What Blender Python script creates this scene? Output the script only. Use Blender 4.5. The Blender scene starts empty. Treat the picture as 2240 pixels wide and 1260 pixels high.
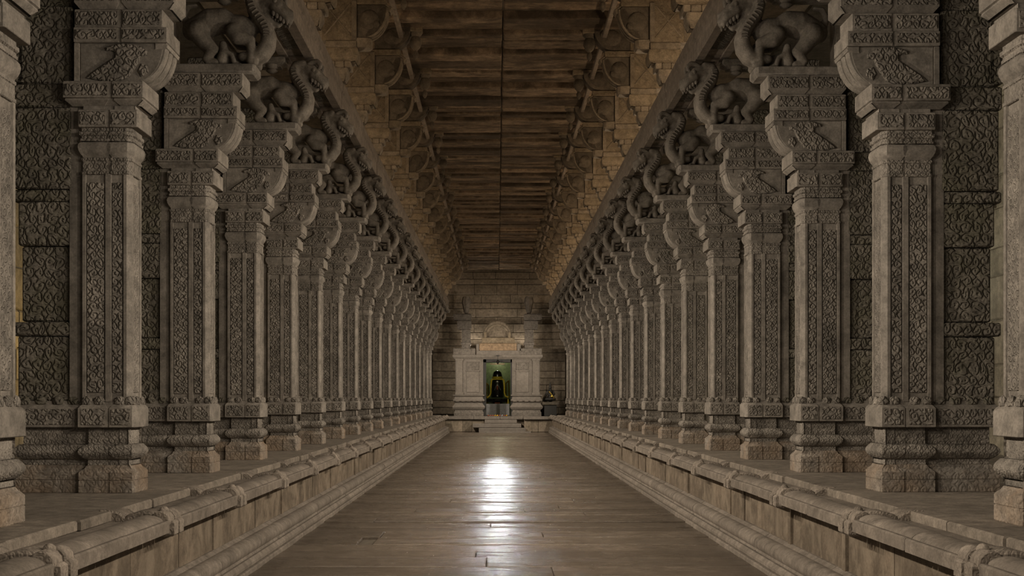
import bpy, bmesh, math, random
from mathutils import Vector, Matrix
random.seed(7)
R = random.Random(11)
PI = math.pi
scene = bpy.context.scene
C = scene.collection

# ---------------------------------------------------------------- camera, light, exposure
F_PX, VPX, VPY = 2600.0, 1087.0, 872.0           # focal length and vanishing point in the 2240x1260 frame
CAMX, CAMZ = -0.10, 1.60
cam = bpy.data.cameras.new('camera')
cam.sensor_width = 36.0
cam.lens = 36.0 * F_PX / 2240.0
cam.shift_x = (1120 - VPX) / 2240.0
cam.shift_y = (VPY - 630) / 2240.0
cam.clip_end = 300
camo = bpy.data.objects.new('camera', cam)
camo.location = (CAMX, 0, CAMZ)
camo.rotation_euler = (PI / 2, 0, 0)
C.objects.link(camo)
scene.camera = camo

scene.view_settings.view_transform = 'Standard'
scene.view_settings.look = 'None'
scene.view_settings.exposure = 0.0
scene.view_settings.gamma = 1.0
scene.view_settings.use_curve_mapping = False

scene.cycles.max_bounces = 6
scene.cycles.diffuse_bounces = 3
scene.cycles.glossy_bounces = 3

world = bpy.data.worlds.new('world')
scene.world = world
world.use_nodes = True
world.node_tree.nodes['Background'].inputs[0].default_value = (1.0, 0.86, 0.70, 1)
world.node_tree.nodes['Background'].inputs[1].default_value = 0.20   # daylight through the open entrance end

PX = 3.09            # corridor face of the plinths, from the centre line
PZ = 0.82            # platform height
Z1, SP = 9.80, 2.65  # first full pillar and bay length
BAYS = list(range(-1, 18))
ZEND = 56.4
ZS = 58.0            # shrine front
CEIL = 8.02
BEAMB, BEAMT = PZ + 5.15, PZ + 5.55

def lamp(name, kind, loc, energy, color, size=0.1, direction=None, angle=None, blend=1.0):
    l = bpy.data.lights.new(name, kind)
    l.energy = energy
    l.color = color
    if kind == 'AREA':
        l.shape = 'RECTANGLE'; l.size = size[0]; l.size_y = size[1]
    else:
        l.shadow_soft_size = size
    if kind == 'SPOT':
        l.spot_size = angle; l.spot_blend = blend
    o = bpy.data.objects.new(name, l)
    o.location = loc
    if direction is not None:
        o.rotation_euler = Vector(direction).to_track_quat('-Z', 'Y').to_euler()
    C.objects.link(o)
    return o

WARM = (1.0, 0.855, 0.68)
AMB = (1.0, 0.74, 0.48)
# added fill spots hidden behind the shafts, thrown across the hall towards the shrine
for i in [-3, -2] + BAYS:
    z = Z1 + SP * i
    for s in (-1, 1):
        lamp('hall_fill', 'SPOT', (s * 3.18, z + 0.55, 3.9), 610 if i < 17 else 230, WARM, 0.08,
             (-s * 1.0, 0.28 if i < 15 else 0.8, -0.45), math.radians(112), 1.0)
# amber lamps standing on the beams, behind the brackets, washing the upper walls
for i in BAYS:
    z = Z1 + SP * i
    for s, e in ((-1, 12), (1, 31)):
        lamp('amber_lamp', 'POINT', (s * 2.62, z + 1.45, 6.46), e, AMB, 0.05)
# lamp inside the sanctum, above the line of the lintel
lamp('sanctum_lamp', 'SPOT', (-0.04, 63.0, 3.66), 2900, (0.92, 0.96, 1.0), 0.16, (0, -1, -0.050), math.radians(8.2), 1.0)
lamp('sanctum_wall_fill', 'POINT', (-0.04, 63.6, 3.74), 42, (1.0, 0.95, 0.62), 0.06)  # added to brighten the back wall of the sanctum
lamp('lingam_fill', 'POINT', (-0.04, 58.72, 3.45), 20, (1.0, 0.92, 0.6), 0.05)  # added behind the lintel to light the lingam from the front
# two added spots behind the cornice blocks to brighten the end wall and ceiling
for s in (-1, 1):
    lamp('end_wall_fill', 'SPOT', (s * 1.36, 58.82, 3.93), 90, (1.0, 0.88, 0.72), 0.08, (-s * 0.25, -0.8, 1), math.radians(160), 0.5)
# yellow lamp in the left aisle, added spot standing in for daylight in the right
lamp('aisle_lamp_a', 'SPOT', (-4.9, 16.2, 2.2), 90, (1.0, 0.62, 0.16), 0.1, (-1, 0.1, 0.25), math.radians(120), 0.7)
lamp('aisle_daylight_fill', 'SPOT', (4.9, 18.8, 2.2), 420, (1.0, 0.93, 0.70), 0.1, (1, 0, 0.45), math.radians(130), 0.7)

# ---------------------------------------------------------------- materials
def nt(mat):
    mat.use_nodes = True
    t = mat.node_tree
    t.nodes.clear()
    return t
class NB:
    def __init__(s, t): s.t = t
    def n(s, typ, **kw):
        x = s.t.nodes.new(typ)
        for k, v in kw.items(): setattr(x, k, v)
        return x
    def l(s, a, b): s.t.links.new(a, b)
    def m(s, op, a, b=None, c=None):
        x = s.n('ShaderNodeMath', operation=op)
        for i, v in enumerate((a, b, c)):
            if v is None: continue
            if isinstance(v, (int, float)): x.inputs[i].default_value = v
            else: s.l(v, x.inputs[i])
        return x.outputs[0]
    def vm(s, op, a, b=None):
        x = s.n('ShaderNodeVectorMath', operation=op)
        for i, v in enumerate((a, b)):
            if v is None: continue
            if isinstance(v, (int, float, tuple)):
                if op == 'SCALE' and i == 1: x.inputs['Scale'].default_value = v
                else: x.inputs[i].default_value = v
            elif op == 'SCALE' and i == 1: s.l(v, x.inputs['Scale'])
            else: s.l(v, x.inputs[i])
        return x.outputs[0]
    def noise(s, vec, scale, detail=4, rough=0.6, dist=0.0):
        x = s.n('ShaderNodeTexNoise')
        x.inputs['Scale'].default_value = scale; x.inputs['Detail'].default_value = detail
        x.inputs['Roughness'].default_value = rough; x.inputs['Distortion'].default_value = dist
        s.l(vec, x.inputs['Vector'])
        return x
    def ramp(s, fac, stops):
        x = s.n('ShaderNodeValToRGB')
        cr = x.color_ramp
        while len(cr.elements) < len(stops): cr.elements.new(0.5)
        for e, (p, c) in zip(cr.elements, stops):
            e.position = p
            e.color = (c, c, c, 1) if isinstance(c, (int, float)) else (*c, 1)
        s.l(fac, x.inputs[0])
        return x.outputs[0]
    def mix(s, fac, a, b, typ='MIX'):
        x = s.n('ShaderNodeMixRGB', blend_type=typ)
        for i, v in enumerate((fac, a, b)):
            if isinstance(v, (int, float)): x.inputs[i].default_value = v if i == 0 else (v, v, v, 1)
            elif isinstance(v, tuple): x.inputs[i].default_value = (*v, 1)
            else: s.l(v, x.inputs[i])
        return x.outputs[0]

def stone(name, col, col2, carve=0.0, cell=0.10, rough=0.82, stain=None, grime=0.45, streak=None,
          bump=0.5, spec=0.3, gloss=None, bscale=(1, 1, 1), tint=0.22, bdist=0.02):
    mat = bpy.data.materials.new(name)
    t = nt(mat); b = NB(t)
    out = b.n('ShaderNodeOutputMaterial'); p = b.n('ShaderNodeBsdfPrincipled')
    b.l(p.outputs[0], out.inputs[0])
    tc = b.n('ShaderNodeTexCoord'); oi = b.n('ShaderNodeObjectInfo')
    rnd = b.vm('SCALE', (7.3, 5.1, 3.7), oi.outputs['Random'])
    pos = b.vm('ADD', tc.outputs['Object'], rnd)
    # colour: two stone tones, dark grime patches, per-stone tint
    big = b.noise(pos, 1.6, 5, 0.65)
    mid = b.noise(pos, 9.0, 4, 0.6)
    f = b.ramp(big.outputs[0], [(0.35, 0.0), (0.65, 1.0)])
    c = b.mix(f, col, col2)
    g = b.ramp(mid.outputs[0], [(0.30, 1.0 - grime), (0.62, 1.0)])
    c = b.mix(1.0, c, g, 'MULTIPLY')
    fg = b.noise(pos, 55.0, 3, 0.7)
    c = b.mix(1.0, c, b.ramp(fg.outputs[0], [(0.32, 0.72), (0.68, 1.15)]), 'MULTIPLY')
    tn = b.m('ADD', b.m('MULTIPLY', oi.outputs['Random'], tint), 1.0 - tint / 2)
    c = b.mix(1.0, c, tn, 'MULTIPLY')
    if streak:
        sp = b.vm('MULTIPLY', pos, streak[0])
        sn = b.noise(sp, 1.0, 5, 0.65, 0.3)
        sf = b.ramp(sn.outputs[0], [(0.40, 0.0), (0.60, 1.0)])
        c = b.mix(b.m('MULTIPLY', sf, streak[2]), c, streak[1])
    if stain:
        st = b.noise(pos, 2.6, 4, 0.7, 0.5)
        sf = b.ramp(st.outputs[0], [(0.46, 0.0), (0.62, 1.0)])
        c = b.mix(b.m('MULTIPLY', sf, stain[1]), c, stain[0])
    b.l(c, p.inputs['Base Color'])
    p.inputs['Roughness'].default_value = rough
    p.inputs['Specular IOR Level'].default_value = spec
    # relief
    bp = b.vm('MULTIPLY', pos, bscale)
    gr = b.noise(bp, 30, 6, 0.7)
    lum = b.noise(bp, 7, 4, 0.6)
    h = b.m('ADD', b.m('MULTIPLY', gr.outputs[0], 0.35), b.m('MULTIPLY', lum.outputs[0], 0.65))
    if gloss:
        rn = b.noise(b.vm('MULTIPLY', pos, gloss[2]), 1.0, 4, 0.6)
        rr = b.n('ShaderNodeMapRange')
        rr.inputs['From Min'].default_value = 0.3; rr.inputs['From Max'].default_value = 0.7
        rr.inputs['To Min'].default_value = gloss[0]; rr.inputs['To Max'].default_value = gloss[1]
        b.l(rn.outputs[0], rr.inputs[0])
        b.l(rr.outputs[0], p.inputs['Roughness'])
    bu = b.n('ShaderNodeBump')
    bu.inputs['Strength'].default_value = bump
    bu.inputs['Distance'].default_value = bdist
    b.l(h, bu.inputs['Height'])
    last = bu
    if carve > 0:
        wn = b.noise(pos, 5, 3, 0.6)
        warp = b.vm('SCALE', b.vm('SUBTRACT', wn.outputs['Color'], (0.5, 0.5, 0.5)), 1.55 * cell)
        q = b.vm('ADD', pos, warp)
        sx = b.n('ShaderNodeSeparateXYZ'); b.l(q, sx.inputs[0])
        s_ = b.m('DIVIDE', b.m('ADD', sx.outputs[0], sx.outputs[1]), cell)
        t_ = b.m('DIVIDE', sx.outputs[2], cell * 1.15)
        par = b.m('ADD', b.m('FLOOR', s_), b.m('FLOOR', t_))
        sign = b.m('SUBTRACT', 1.0, b.m('MULTIPLY', b.m('PINGPONG', par, 1.0), 2.0))
        cx = b.m('SUBTRACT', b.m('FRACT', s_), 0.5)
        cz = b.m('SUBTRACT', b.m('FRACT', t_), 0.5)
        r = b.m('SQRT', b.m('ADD', b.m('MULTIPLY', cx, cx), b.m('MULTIPLY', cz, cz)))
        th = b.m('MULTIPLY', b.m('ARCTAN2', cz, cx), sign)
        ph = b.m('ADD', b.m('MULTIPLY', r, 15.0), th)
        hh = b.m('ADD', b.m('MULTIPLY', b.m('SINE', ph), 0.5), 0.5)
        hh = b.m('SMOOTH_MIN', hh, 0.75, 0.3)
        vo = b.n('ShaderNodeTexVoronoi', feature='SMOOTH_F1')
        vo.inputs['Scale'].default_value = 2.4 / cell
        b.l(q, vo.inputs['Vector'])
        hh = b.m('SUBTRACT', hh, b.m('MULTIPLY', vo.outputs['Distance'], 0.5))
        cb = b.n('ShaderNodeBump')
        cb.inputs['Strength'].default_value = carve
        cb.inputs['Distance'].default_value = 0.02
        b.l(hh, cb.inputs['Height'])
        b.l(bu.outputs[0], cb.inputs['Normal'])
        last = cb
    b.l(last.outputs[0], p.inputs['Normal'])
    return mat

def plain(name, col, rough=0.6, metal=0.0, emit=None):
    mat = bpy.data.materials.new(name)
    t = nt(mat); b = NB(t)
    out = b.n('ShaderNodeOutputMaterial'); p = b.n('ShaderNodeBsdfPrincipled')
    b.l(p.outputs[0], out.inputs[0])
    tc = b.n('ShaderNodeTexCoord')
    nz = b.noise(tc.outputs['Object'], 14, 3)
    f = b.ramp(nz.outputs[0], [(0.3, 0.75), (0.7, 1.0)])
    b.l(b.mix(1.0, col, f, 'MULTIPLY'), p.inputs['Base Color'])
    p.inputs['Roughness'].default_value = rough
    p.inputs['Metallic'].default_value = metal
    if emit:
        p.inputs['Emission Color'].default_value = (*emit[0], 1)
        p.inputs['Emission Strength'].default_value = emit[1]
    return mat

GREY, GREY2 = (0.31, 0.28, 0.245), (0.215, 0.194, 0.168)
M = {}
M['carved'] = stone('carved_granite', GREY, GREY2, carve=0.75, cell=0.066)
M['panel'] = stone('vine_carved_granite', GREY, GREY2, carve=0.9, cell=0.062)
M['band'] = stone('band_carved_granite', GREY, GREY2, carve=0.5, cell=0.05)
M['smooth'] = stone('dressed_granite', GREY, GREY2, carve=0.0, bump=0.45)
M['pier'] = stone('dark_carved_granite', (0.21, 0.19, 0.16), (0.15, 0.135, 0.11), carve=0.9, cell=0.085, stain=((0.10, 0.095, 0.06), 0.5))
M['plinth'] = stone('plinth_granite', GREY, (0.26, 0.205, 0.155), carve=0.35, cell=0.08, stain=((0.29, 0.205, 0.135), 0.3))
M['yali'] = stone('lion_granite', (0.23, 0.205, 0.175), (0.17, 0.15, 0.125), carve=0.0, bump=0.35)
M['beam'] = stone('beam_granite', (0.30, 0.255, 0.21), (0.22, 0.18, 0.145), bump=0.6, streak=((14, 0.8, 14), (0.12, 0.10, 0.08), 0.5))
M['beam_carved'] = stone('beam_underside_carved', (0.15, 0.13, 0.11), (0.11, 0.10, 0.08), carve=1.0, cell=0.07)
M['kerb'] = stone('kerb_granite', (0.26, 0.225, 0.19), (0.19, 0.163, 0.136), bump=0.6, stain=((0.14, 0.12, 0.10), 0.5))
M['kerb_carved'] = stone('kerb_block_granite', (0.29, 0.25, 0.21), (0.20, 0.17, 0.14), carve=0.3, cell=0.05)
M['riser'] = stone('riser_granite', (0.22, 0.175, 0.13), (0.15, 0.12, 0.09), bump=0.6,
                   streak=((2.6, 2.6, 1.7), (0.085, 0.068, 0.05), 0.6), stain=((0.30, 0.25, 0.19), 0.4))
M['paving'] = stone('platform_paving', (0.28, 0.242, 0.20), (0.20, 0.172, 0.142), bump=0.5)
M['floor'] = stone('floor_granite', (0.165, 0.134, 0.105), (0.12, 0.098, 0.077), bump=1.0, bdist=0.03, spec=0.5, bscale=(0.35, 1.5, 1),
                   gloss=(0.15, 0.36, (0.6, 2.2, 1)), grime=0.3, tint=0.35, stain=((0.085, 0.067, 0.05), 0.6))
M['ceiling'] = stone('ceiling_slab', (0.28, 0.21, 0.145), (0.175, 0.13, 0.088), bump=1.0, bscale=(0.5, 1.6, 1),
                     streak=((1.3, 3.0, 1), (0.03, 0.022, 0.014), 0.75), tint=1.1)
M['upper'] = stone('upper_bracket_granite', (0.29, 0.235, 0.165), (0.21, 0.165, 0.11), carve=0.35, cell=0.16)
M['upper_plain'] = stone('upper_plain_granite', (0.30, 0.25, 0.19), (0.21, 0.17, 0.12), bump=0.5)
M['upper_dark'] = stone('upper_dark_granite', (0.20, 0.165, 0.125), (0.12, 0.10, 0.075), bump=0.5)  # darker granite tone for the quarter-round brackets and buds
M['wall'] = stone('wall_granite', (0.26, 0.215, 0.165), (0.18, 0.15, 0.11), bump=0.6, tint=0.4)
M['aisle'] = stone('aisle_granite', (0.26, 0.235, 0.18), (0.17, 0.15, 0.11), bump=0.6, tint=0.4)
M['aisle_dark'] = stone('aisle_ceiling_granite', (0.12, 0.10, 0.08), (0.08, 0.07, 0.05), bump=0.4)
M['shrine'] = stone('shrine_granite', (0.18, 0.16, 0.14), (0.145, 0.128, 0.11), bump=0.3, grime=0.25)
M['shrine_carved'] = stone('shrine_carved_granite', (0.18, 0.16, 0.14), (0.145, 0.128, 0.11), carve=0.6, cell=0.2)
M['tan'] = stone('tan_sandstone', (0.33, 0.235, 0.15), (0.29, 0.205, 0.13), bump=0.3)
M['frame'] = plain('dark_door_frame', (0.008, 0.0075, 0.006), 0.6)
M['green'] = stone('green_sanctum_tile', (0.13, 0.16, 0.085), (0.10, 0.13, 0.07), bump=0.2, rough=0.35)
M['black'] = plain('oiled_black_stone', (0.012, 0.011, 0.010), 0.25)
M['yellow'] = plain('yellow_garland', (0.62, 0.47, 0.03), 0.6)
M['cloth'] = plain('white_cloth', (0.42, 0.42, 0.44), 0.8)
M['red'] = plain('red_cloth', (0.30, 0.09, 0.05), 0.8)
M['bronze'] = plain('bronze', (0.35, 0.22, 0.07), 0.35, 0.9)
M['brass'] = plain('brass', (0.55, 0.38, 0.08), 0.3, 0.9)
M['silver'] = plain('silver_ornament', (0.6, 0.6, 0.58), 0.3, 0.9)
M['flower'] = plain('marigold', (0.65, 0.35, 0.02), 0.8)
M['iron'] = plain('dark_iron', (0.02, 0.018, 0.016), 0.5, 0.5)

# ---------------------------------------------------------------- mesh helpers
class MB:
    def __init__(s): s.v = []; s.f = []
    def add(s, verts, faces):
        o = len(s.v)
        s.v += [tuple(v) for v in verts]
        s.f += [[i + o for i in f] for f in faces]
        return s
    def mesh(s, name, angle=32):
        me = bpy.data.meshes.new(name)
        me.from_pydata(s.v, [], s.f)
        bm = bmesh.new(); bm.from_mesh(me)
        bmesh.ops.recalc_face_normals(bm, faces=bm.faces)
        bm.to_mesh(me); bm.free()
        me.polygons.foreach_set('use_smooth', [True] * len(me.polygons))
        me.set_sharp_from_angle(angle=math.radians(angle))
        return me

def offset(poly, d):
    n = len(poly); out = []
    if abs(d) < 1e-9: return list(poly)
    area = sum(poly[i][0] * poly[(i + 1) % n][1] - poly[(i + 1) % n][0] * poly[i][1] for i in range(n))
    sg = 1 if area > 0 else -1
    for i in range(n):
        a, p, c = Vector(poly[i - 1]), Vector(poly[i]), Vector(poly[(i + 1) % n])
        e1 = (p - a).normalized(); e2 = (c - p).normalized()
        n1 = Vector((e1.y, -e1.x)) * sg; n2 = Vector((e2.y, -e2.x)) * sg
        k = n1 + n2
        if k.length < 1e-6: k = n1
        else: k = k / max(0.35, k.dot(n1))
        out.append((p.x + k.x * d, p.y + k.y * d))
    return out

def moulding(poly, prof, axis='z'):
    """poly: 2D outline, prof: [(offset, height)] rings along the axis -> verts, faces"""
    V = []; Fc = []; n = len(poly)
    for d, h in prof:
        for a, b in offset(poly, d):
            V.append((a, b, h) if axis == 'z' else (a, h, b) if axis == 'y' else (h, a, b))
    for k in range(len(prof) - 1):
        for i in range(n):
            j = (i + 1) % n
            Fc.append([k * n + i, k * n + j, (k + 1) * n + j, (k + 1) * n + i])
    Fc.append(list(range(n))[::-1]); Fc.append([(len(prof) - 1) * n + i for i in range(n)])
    return V, Fc

def rect(a0, a1, b0, b1, ch=0.0):
    if ch <= 0: return [(a0, b0), (a1, b0), (a1, b1), (a0, b1)]
    return [(a0 + ch, b0), (a1 - ch, b0), (a1, b0 + ch), (a1, b1 - ch), (a1 - ch, b1), (a0 + ch, b1), (a0, b1 - ch), (a0, b0 + ch)]

def bprof(h0, h1, b):
    return [(-b, h0), (0, h0 + b), (0, h1 - b), (-b, h1)] if b > 0 else [(0, h0), (0, h1)]

def box(x0, x1, y0, y1, z0, z1, b=0.008):
    return moulding(rect(x0, x1, y0, y1), bprof(z0, z1, b))

def prism(poly, y0, y1, b=0.006, axis='y'):
    return moulding(poly, bprof(y0, y1, b), axis)

def lathe(prof, cx, cy, n=16, sx=1, sy=1):
    V = []; Fc = []
    for r, z in prof:
        for i in range(n):
            a = 2 * PI * i / n
            V.append((cx + r * sx * math.cos(a), cy + r * sy * math.sin(a), z))
    for k in range(len(prof) - 1):
        for i in range(n):
            j = (i + 1) % n
            Fc.append([k * n + i, k * n + j, (k + 1) * n + j, (k + 1) * n + i])
    Fc.append(list(range(n))[::-1]); Fc.append([(len(prof) - 1) * n + i for i in range(n)])
    return V, Fc

def ball(c, r, n=10, m=6, s=(1, 1, 1)):
    V = [(c[0], c[1], c[2] - r * s[2])]; Fc = []
    for k in range(1, m):
        t = -PI / 2 + PI * k / m
        for i in range(n):
            a = 2 * PI * i / n
            V.append((c[0] + r * s[0] * math.cos(t) * math.cos(a), c[1] + r * s[1] * math.cos(t) * math.sin(a), c[2] + r * s[2] * math.sin(t)))
    V.append((c[0], c[1], c[2] + r * s[2])); L = len(V) - 1
    for i in range(n):
        j = (i + 1) % n
        Fc.append([0, 1 + j, 1 + i])
        for k in range(m - 2):
            Fc.append([1 + k * n + i, 1 + k * n + j, 1 + (k + 1) * n + j, 1 + (k + 1) * n + i])
        Fc.append([1 + (m - 2) * n + i, 1 + (m - 2) * n + j, L])
    return V, Fc

def link(name, me, mat, parent=None, loc=None):
    o = bpy.data.objects.new(name, me)
    C.objects.link(o)
    if mat is not None and not me.materials: me.materials.append(mat)
    if parent is not None: o.parent = parent
    if loc is not None: o.location = loc
    return o

def part(name, shapes, mat, parent, angle=32):
    mb = MB()
    for v, f in shapes: mb.add(v, f)
    return link(name, mb.mesh(name, angle), mat, parent)

def empty(name, loc=(0, 0, 0), label=None, cat=None, group=None, kind=None):
    o = bpy.data.objects.new(name, None)
    o.empty_display_size = 0.2
    o.location = loc
    C.objects.link(o)
    tag(o, label, cat, group, kind)
    return o

def tag(o, label=None, cat=None, group=None, kind=None):
    if label: o['label'] = label
    if cat: o['category'] = cat
    if group: o['group'] = group
    if kind: o['kind'] = kind
    return o

KIDS = {}
def kids(o):
    return [c for c in o.children]

def copy_tree(o, parent=None):
    c = o.copy()
    C.objects.link(c)
    c.parent = parent
    for ch in TREE.get(o.name, []):
        copy_tree(ch, c)
    return c
TREE = {}
def freeze(root):
    TREE[root.name] = [c for c in C.objects if c.parent == root]
    for c in TREE[root.name]:
        freeze(c)

def remesh(balls, voxel, smooth=3):
    """balls: chains of ((x,y,z,r),...) -> one continuous mesh"""
    mb = MB()
    for ch in balls:
        if len(ch) == 1:
            x, y, z, r = ch[0]
            mb.add(*ball((x, y, z), r, 12, 8))
        for a, b_ in zip(ch[:-1], ch[1:]):
            d = (Vector(a[:3]) - Vector(b_[:3])).length
            n = max(2, int(d / (0.35 * min(a[3], b_[3]))) + 1)
            for k in range(n + 1):
                t = k / n
                mb.add(*ball(tuple(a[i] + (b_[i] - a[i]) * t for i in range(3)), a[3] + (b_[3] - a[3]) * t, 12, 8))
    me = bpy.data.meshes.new('tmp'); me.from_pydata(mb.v, [], mb.f)
    o = bpy.data.objects.new('tmp', me); C.objects.link(o)
    m = o.modifiers.new('r', 'REMESH'); m.mode = 'VOXEL'; m.voxel_size = voxel
    s = o.modifiers.new('s', 'SMOOTH'); s.iterations = smooth; s.factor = 0.5
    dg = bpy.context.evaluated_depsgraph_get()
    res = bpy.data.meshes.new_from_object(o.evaluated_get(dg))
    bpy.data.objects.remove(o)
    res.polygons.foreach_set('use_smooth', [True] * len(res.polygons))
    return res

# ================================================================ SETTING
# local frame on each side: u = inward from the plinth face, y = along the hall. left: x=-PX+u, right: x=PX-u
def side_root(name, s, z=0.0, y=0.0):
    o = empty(name, (s * PX, y, z))
    if s > 0: o.scale = (-1, 1, 1)
    return o

# ---- floor: bed plus slabs laid across the hall
floor = part('floor', [box(-2.6, 2.6, -6, 57.5, -0.40, -0.03, 0)], M['aisle_dark'], None)
tag(floor, 'polished brown stone paving of the central aisle', None, None, 'structure')
y = 9.6
k = 0
while y < 56.5:
    d = R.uniform(0.38, 0.72)
    cuts = sorted(R.uniform(-1.7, 1.7) for _ in range(R.choice([0, 1, 1, 2]) if y < 34 else R.choice([0, 0, 1])))
    xs = [-2.37] + cuts + [2.37]
    dz = R.uniform(-0.006, 0.004)
    for a, b_ in zip(xs[:-1], xs[1:]):
        if b_ - a < 0.25: continue
        vs, fs = box(a + 0.004, b_ - 0.004, y + 0.004, y + d - 0.004, -0.05, dz + R.uniform(-0.002, 0.002), 0.008)
        tl = R.uniform(-0.013, 0.013)                       # uneven old paving: each slab lies a little askew
        vs = [(vx, vy, vz + (vy - y - d / 2) * tl) for vx, vy, vz in vs]
        part('floor_slab', [(vs, fs)], M['floor'], floor)
    y += d
part('near_paving', [box(-2.37, 2.37, -6, 9.59, -0.05, 0.0, 0.006)], M['floor'], floor)

# ---- platforms with kerb, riser and base moulding
def arc(cx, cz, rx, rz, a0, a1, n):
    return [(cx + rx * math.cos(a0 + (a1 - a0) * i / n), cz + rz * math.sin(a0 + (a1 - a0) * i / n)) for i in range(n + 1)]

KERB = [(0.30, 0.655), (0.60, 0.655), (0.70, 0.668), (0.738, 0.68), (0.738, 0.752), (0.728, 0.762), (0.705, 0.762)] + \
       arc(0.59, 0.752, 0.106, 0.048, 0.12, PI - 0.05, 10) + [(0.45, 0.752), (0.30, 0.752)]
ROLL = [(0.42, 0.12), (0.665, 0.12), (0.70, 0.135)] + arc(0.625, 0.205, 0.085, 0.075, -0.7, 1.9, 9) + [(0.56, 0.30), (0.42, 0.30)]
STEP1 = [(0.40, -0.03), (0.745, -0.03), (0.745, 0.035), (0.735, 0.045), (0.40, 0.045)]
STEP2 = [(0.40, 0.045), (0.715, 0.045), (0.725, 0.06), (0.725, 0.085), (0.70, 0.12), (0.40, 0.12)]
mesh_cache = {}
def cached(key, shapes, angle=32):
    if key not in mesh_cache:
        mb = MB()
        for v, f in shapes(): mb.add(v, f)
        mesh_cache[key] = mb.mesh(key, angle)
    return mesh_cache[key]

KY0, KS = 4.06, 2.14
def volute(u, z, y0, y1, r):
    pts = arc(u, z, r, r, 0, 2 * PI * 0.999, 14)[:-1]
    return prism(pts, y0, y1, 0.008)

for s, nm in ((-1, 'left'), (1, 'right')):
    P = side_root('platform_' + nm, s)
    tag(P, 'raised stone platform under the pillars, with rolled kerb, ' + ('on the bare wall side' if s < 0 else 'on the bronze figure side'), None, None, 'structure')
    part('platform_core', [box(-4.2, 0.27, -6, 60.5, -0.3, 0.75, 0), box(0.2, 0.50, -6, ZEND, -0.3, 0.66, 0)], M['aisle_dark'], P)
    part('platform_top', [box(-4.2, -0.95, -6, 60.5, 0.74, PZ, 0.006)], M['paving'], P)
    y = 4.0
    while y < ZEND:
        d = R.uniform(0.75, 1.25)
        y2 = min(y + d, ZEND)
        e = R.uniform(-0.012, 0.012)
        part('paving_slab', [moulding([(-0.95, y + 0.004), (0.32 + e, y + 0.004), (0.32 + e + R.uniform(-.008, .008), y2 - 0.004), (-0.95, y2 - 0.004)],
                                      [(-0.004, 0.752), (0, 0.757), (0, PZ - 0.012), (-0.012, PZ)])], M['paving'], P)
        y = y2
    # kerb stones between carved blocks
    for k in range(25):
        yb = KY0 + KS * k
        if yb > ZEND: break
        cb = empty('kerb_block', (0, yb, 0)); cb.parent = P
        def blk():
            top = [(0.26, 0.70), (0.68, 0.70), (0.72, 0.78)] + arc(0.56, 0.77, 0.15, 0.05, 0.1, PI - 0.3, 7) + [(0.38, 0.815), (0.30, 0.828), (0.24, 0.828), (0.22, 0.80)]
            return [prism(top, -0.125, 0.125, 0.015), box(0.30, 0.70, -0.11, 0.11, 0.655, 0.72, 0.01)]
        link('saddle', cached('kerb_saddle', blk), M['kerb_carved'], cb)
        def scr(sg):
            def g():
                return [volute(0.668, 0.755, min(sg * .02, sg * .145), max(sg * .02, sg * .145), 0.068),
                        moulding(rect(0.60, 0.760, min(sg * .018, sg * .125), max(sg * .018, sg * .125)), bprof(0.645, 0.755, 0.016))]
            return g
        link('scroll', cached('kerb_scroll_a', scr(-1)), M['kerb_carved'], cb)
        link('scroll', cached('kerb_scroll_b', scr(1)), M['kerb_carved'], cb)
        link('knob', cached('kerb_knob', lambda: [ball((0.655, 0.0, 0.81), 0.036)]), M['kerb_carved'], cb)
        n = 2 if k % 3 else 3
        a = yb + 0.14; bnd = min(yb + KS - 0.14, ZEND)
        if bnd - a < 0.3: continue
        cuts = [a + (bnd - a) * j / n for j in range(n + 1)]
        for j in range(1, n): cuts[j] += R.uniform(-0.12, 0.12)
        for c0, c1 in zip(cuts[:-1], cuts[1:]):
            j = R.uniform(-0.004, 0.004)
            part('kerb_stone', [prism([(u + j, z + j) for u, z in KERB], c0 + 0.004, c1 - 0.004, 0.007)], M['kerb'], P)
    # riser panels with thin strips between
    y = 4.0
    while y < ZEND:
        d = R.choice([0.72, 0.95, 1.07, 1.2])
        y2 = min(y + d, ZEND)
        e = R.uniform(-0.012, 0.006)
        part('riser_panel', [box(0.44, 0.55 + e, y + 0.006, y2 - 0.006, 0.28, 0.67, 0.01)], M['riser'], P)
        if R.random() < 0.35:
            part('riser_strip', [box(0.50, 0.568, y2 - 0.045, y2 + 0.045, 0.285, 0.668, 0.012)], M['riser'], P)
        y = y2
    y = 4.0
    while y < ZEND:
        d = R.uniform(0.42, 0.75)
        y2 = min(y + d, ZEND)
        j = R.uniform(-0.006, 0.006)
        part('base_roll', [prism([(u + j, z + j * 0.5) for u, z in ROLL], y + 0.003, y2 - 0.003, 0.006)], M['kerb'], P)
        y = y2
    y = 4.0
    while y < ZEND:
        y2 = min(y + R.uniform(1.4, 2.4), ZEND)
        part('base_step', [prism(STEP1, y + 0.003, y2 - 0.003, 0.005)], M['kerb'], P)
        part('base_step', [prism(STEP2, y + 0.003, y2 - 0.003, 0.005)], M['kerb'], P)
        y = y2

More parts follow.
